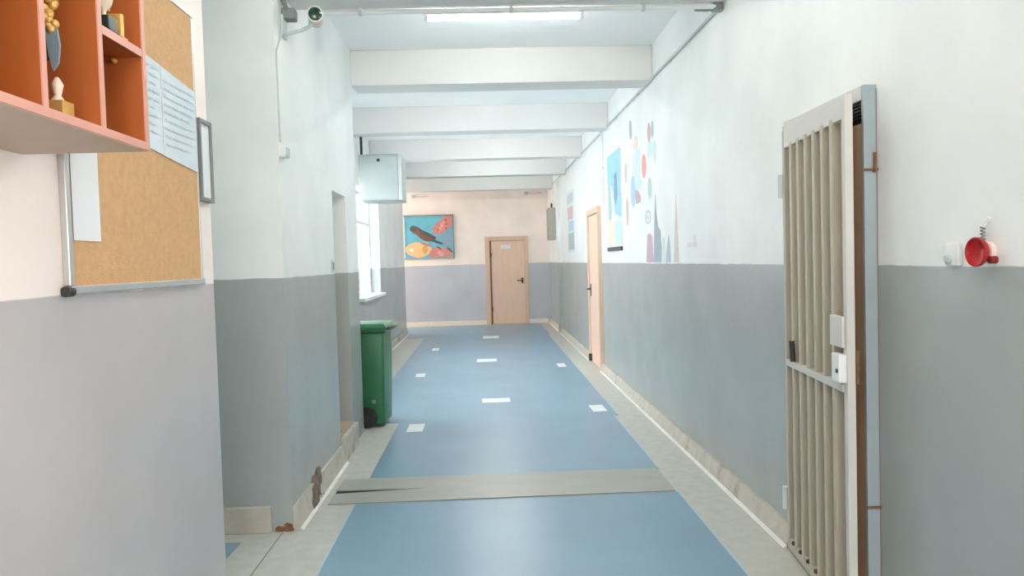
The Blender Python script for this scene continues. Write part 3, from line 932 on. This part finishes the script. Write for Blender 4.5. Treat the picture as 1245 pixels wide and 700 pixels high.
def sheet(name, m, y0, y1, z0, z1, lb, curl=0.0, tilt=0.0, rows=0):
    o = empty(name, (XL + 0.0125, (y0 + y1) / 2, z0))
    tag(o, lb, 'paper', 'papers on the cork board')
    bm = bmesh.new()
    n = 10
    W = y1 - y0
    fr, bk = [], []
    for k in range(n + 1):
        q = k / n
        y = -W / 2 + W * q
        x = 0.002 + curl * (2 * q - 1) ** 2
        dz = -tilt * (q - 0.5)
        for L, xx in ((fr, x + 0.0012), (bk, x)):
            L.append((bm.verts.new((xx, y, dz)), bm.verts.new((xx, y, z1 - z0 + dz))))
    for L in (fr, bk):
        for k in range(n):
            bm.faces.new((L[k][0], L[k + 1][0], L[k + 1][1], L[k][1]))
    for k in range(n):
        for e in (0, 1):
            bm.faces.new((fr[k][e], fr[k + 1][e], bk[k + 1][e], bk[k][e]))
    for k in (0, n):
        bm.faces.new((fr[k][0], fr[k][1], bk[k][1], bk[k][0]))
    obj('sheet', bm, m, o)
    if rows:
        bm = bmesh.new()
        for r in range(rows):
            z = (z1 - z0) * (0.88 - 0.8 * r / rows) - tilt * 0.0
            a = -W / 2 + 0.02
            while a < W / 2 - 0.05:
                e = a + random.uniform(0.02, 0.06)
                box(bm, 0.006 + curl * 0.2, 0.0064 + curl * 0.2, a, min(e, W / 2 - 0.02), z, z + 0.007)
                a = e + 0.012
        t = obj('print', bm, INK, o)
        t['kind'] = 'stuff'
    return o


sheet('notice_sheet', PAPERBLUE, 2.29, 2.5815, 1.856, 2.16, 'pale bluish printed sheet on the cork board, half behind the cabinet', 0.0005, 0.023, 9)
sheet('notice_sheet', PAPERBLUE, 2.583, 2.878, 1.832, 2.136, 'pale bluish printed sheet on the cork board nearest the framed notice', 0.0005, 0.023, 9)
sheet('paper_strip', PAPER, 2.0, 2.138, 1.538, 1.85, 'blank white paper strip pinned at the lower corner of the cork board', 0.001)

fn = empty('framed_notice', (XL, 2.965, 1.715))
tag(fn, 'narrow framed white notice at the end of the near wall beside the cork board', 'framed notice')
B('backing', PAPER, 0.0, 0.012, -0.05, 0.05, 0.012, 0.305, fn)
B('frame_stile', GREYD, 0.0, 0.022, -0.062, -0.05, 0.0, 0.32, fn, 0.002)
B('frame_stile', GREYD, 0.0, 0.022, 0.05, 0.062, 0.0, 0.32, fn, 0.002)
B('frame_rail', GREYD, 0.0, 0.022, -0.05, 0.05, 0.0, 0.016, fn, 0.002)
B('frame_rail', GREYD, 0.0, 0.022, -0.05, 0.05, 0.304, 0.32, fn, 0.002)

# ------------------------------------------------------------------ trophy cabinet
CY0, CY1 = 0.56, 1.825
tc = empty('trophy_cabinet', (XL, 1.4, 1.74))
tag(tc, 'open cherry wood wall cabinet with compartments hung above the cork board', 'cabinet')
D = 0.30
zt = 0.70
ys = [CY0, 0.775, 0.985, 1.195, 1.405, 1.614]


def panel(nm, x0, x1, y0, y1, z0, z1):
    return B(nm, WOODC, x0, x1, y0 - 1.4, y1 - 1.4, z0, z1, tc)


def band(y0, y1, z0, z1):
    B('edge_band', EDGE, D - 0.002, D + 0.001, y0 - 1.4, y1 - 1.4, z0, z1, tc)


panel('back_panel', 0.0, 0.006, CY0 + 0.018, CY1 - 0.018, 0.018, zt - 0.018)
panel('bottom_panel', 0.0, D - 0.002, CY0, CY1, 0.0, 0.018); band(CY0, CY1, 0.0, 0.018)
B('underside_sheet', UNDER, 0.0, D - 0.002, CY0 - 1.4, CY1 - 1.4, -0.002, 0.0, tc)
panel('top_panel', 0.0, D - 0.002, CY0, CY1, zt - 0.018, zt); band(CY0, CY1, zt - 0.018, zt)
panel('side_panel', 0.0, D - 0.002, CY0, CY0 + 0.018, 0.018, zt - 0.018); band(CY0, CY0 + 0.018, 0.018, zt - 0.018)
panel('side_panel', 0.0, D - 0.002, CY1 - 0.018, CY1, 0.018, zt - 0.018); band(CY1 - 0.016, CY1, 0.018, zt - 0.018)
for y in ys[1:]:
    panel('divider', 0.006, D - 0.002, y - 0.009, y + 0.009, 0.018, zt - 0.018); band(y - 0.008, y + 0.008, 0.018, zt - 0.018)
panel('shelf', 0.006, D - 0.002, 1.623, CY1 - 0.018, 0.218, 0.236); band(1.623, CY1 - 0.018, 0.218, 0.236)
panel('shelf', 0.006, D - 0.002, 1.414, 1.605, 0.375, 0.393); band(1.414, 1.605, 0.375, 0.393)
for y, z in ((1.80, 0.212), (1.60, 0.369)):
    bm = bmesh.new()
    lathe(bm, [(0.006, 0), (0.006, 0.006), (0.003, 0.012)], (D - 0.06, y - 1.4, z - 0.004), (0, -1, 0), 10)
    obj('shelf_pin', bm, GOLD, tc, True)


def trophy(name, lb, x, y, z, s, base, top_kind):
    t = empty(name, (x, y, z))
    tag(t, lb, 'trophy', 'trophies in the wall cabinet')
    B('plinth', BLACK, -0.03 * s, 0.03 * s, -0.03 * s, 0.03 * s, 0.0005, 0.012 * s, t, 0.002)
    B('block', base, -0.025 * s, 0.025 * s, -0.025 * s, 0.025 * s, 0.012 * s, 0.05 * s, t, 0.002)
    bm = bmesh.new()
    h0 = 0.05 * s
    if top_kind == 'column':
        lathe(bm, [(0.016 * s, h0), (0.012 * s, h0 + 0.008 * s), (0.008 * s, h0 + 0.014 * s), (0.012 * s, h0 + 0.03 * s), (0.014 * s, h0 + 0.04 * s), (0.008 * s, h0 + 0.052 * s), (0.004 * s, h0 + 0.058 * s)], (0, 0, 0), (0, 0, 1), 16)
        obj('figure', bm, mat('cream_figure', (236, 218, 200), 0.4), t, True)
    else:
        lathe(bm, [(0.014 * s, h0), (0.006 * s, h0 + 0.008 * s), (0.008 * s, h0 + 0.02 * s), (0.022 * s, h0 + 0.035 * s), (0.028 * s, h0 + 0.06 * s), (0.024 * s, h0 + 0.06 * s), (0.016 * s, h0 + 0.036 * s), (0.0, h0 + 0.03 * s)], (0, 0, 0), (0, 0, 1), 18)
        cup = obj('cup', bm, mat('cream_cup', (228, 214, 190), 0.35), t, True)
        for q in (-1, 1):
            bm = bmesh.new()
            tube(bm, [(0, q * 0.024 * s, h0 + 0.05 * s), (0, q * 0.036 * s, h0 + 0.045 * s), (0, q * 0.034 * s, h0 + 0.03 * s), (0, q * 0.014 * s, h0 + 0.026 * s)], 0.003 * s, 6)
            obj('cup_handle', bm, GOLD, cup, True)
        bm = bmesh.new()
        bmesh.ops.create_uvsphere(bm, u_segments=12, v_segments=8, radius=0.012 * s, matrix=Matrix.Translation((0, 0.012 * s, h0 + 0.068 * s)))
        obj('red_ball', bm, RED, cup, True)
    return t


zb = 1.74 + 0.0185
trophy('trophy', 'trophy with gold base and cream figure on the floor of the middle compartment', -0.862, 1.557, zb, 0.85, GOLD, 'column')
trophy('trophy', 'trophy with dark green block and pale cup on the upper shelf', -0.826, 1.688, 1.74 + 0.2365, 0.75, mat('dark_green_block', (34, 52, 44), 0.35), 'cup')
gp = empty('gold_plaque', (-0.832, 1.742, 1.74 + 0.2365))
tag(gp, 'small gold plaque standing beside the dark green trophy on the upper shelf', 'plaque')
B('plate', GOLD, -0.022, 0.022, -0.006, 0.006, 0.008, 0.062, gp, 0.003)
B('foot', EDGE, -0.026, 0.026, -0.012, 0.012, 0.0, 0.008, gp, 0.001)
md = empty('hanging_medal', (-0.855, 1.535, 1.948))
tag(md, 'gold medal with blue grey ribbon hanging in the middle compartment', 'medal')
bm = bmesh.new()
for k in range(14):
    bmesh.ops.create_icosphere(bm, subdivisions=2, radius=0.009, matrix=Matrix.Translation((random.uniform(-0.012, 0.012), random.uniform(-0.008, 0.008), 0.07 - k * 0.006)))
obj('gold_rosette', bm, GOLD, md, True)
bm = bmesh.new()
prism(bm, [(-0.014, -0.005), (0.012, -0.005), (0.017, -0.04), (0.012, -0.075), (0.0, -0.09), (-0.008, -0.06)], lambda a, b, d: (a * 0.9, d - 0.003, b), 0.006)
obj('ribbon', bm, mat('blue_grey_ribbon', (128, 150, 160), 0.6), md)
B('ribbon_tail', DARK, -0.018, -0.008, -0.002, 0.002, -0.07, 0.0, md)
bm = bmesh.new()
tube(bm, [(0, 0, 0.06), (0, 0, 0.166)], 0.002, 6)
obj('cord', bm, GOLD, md)
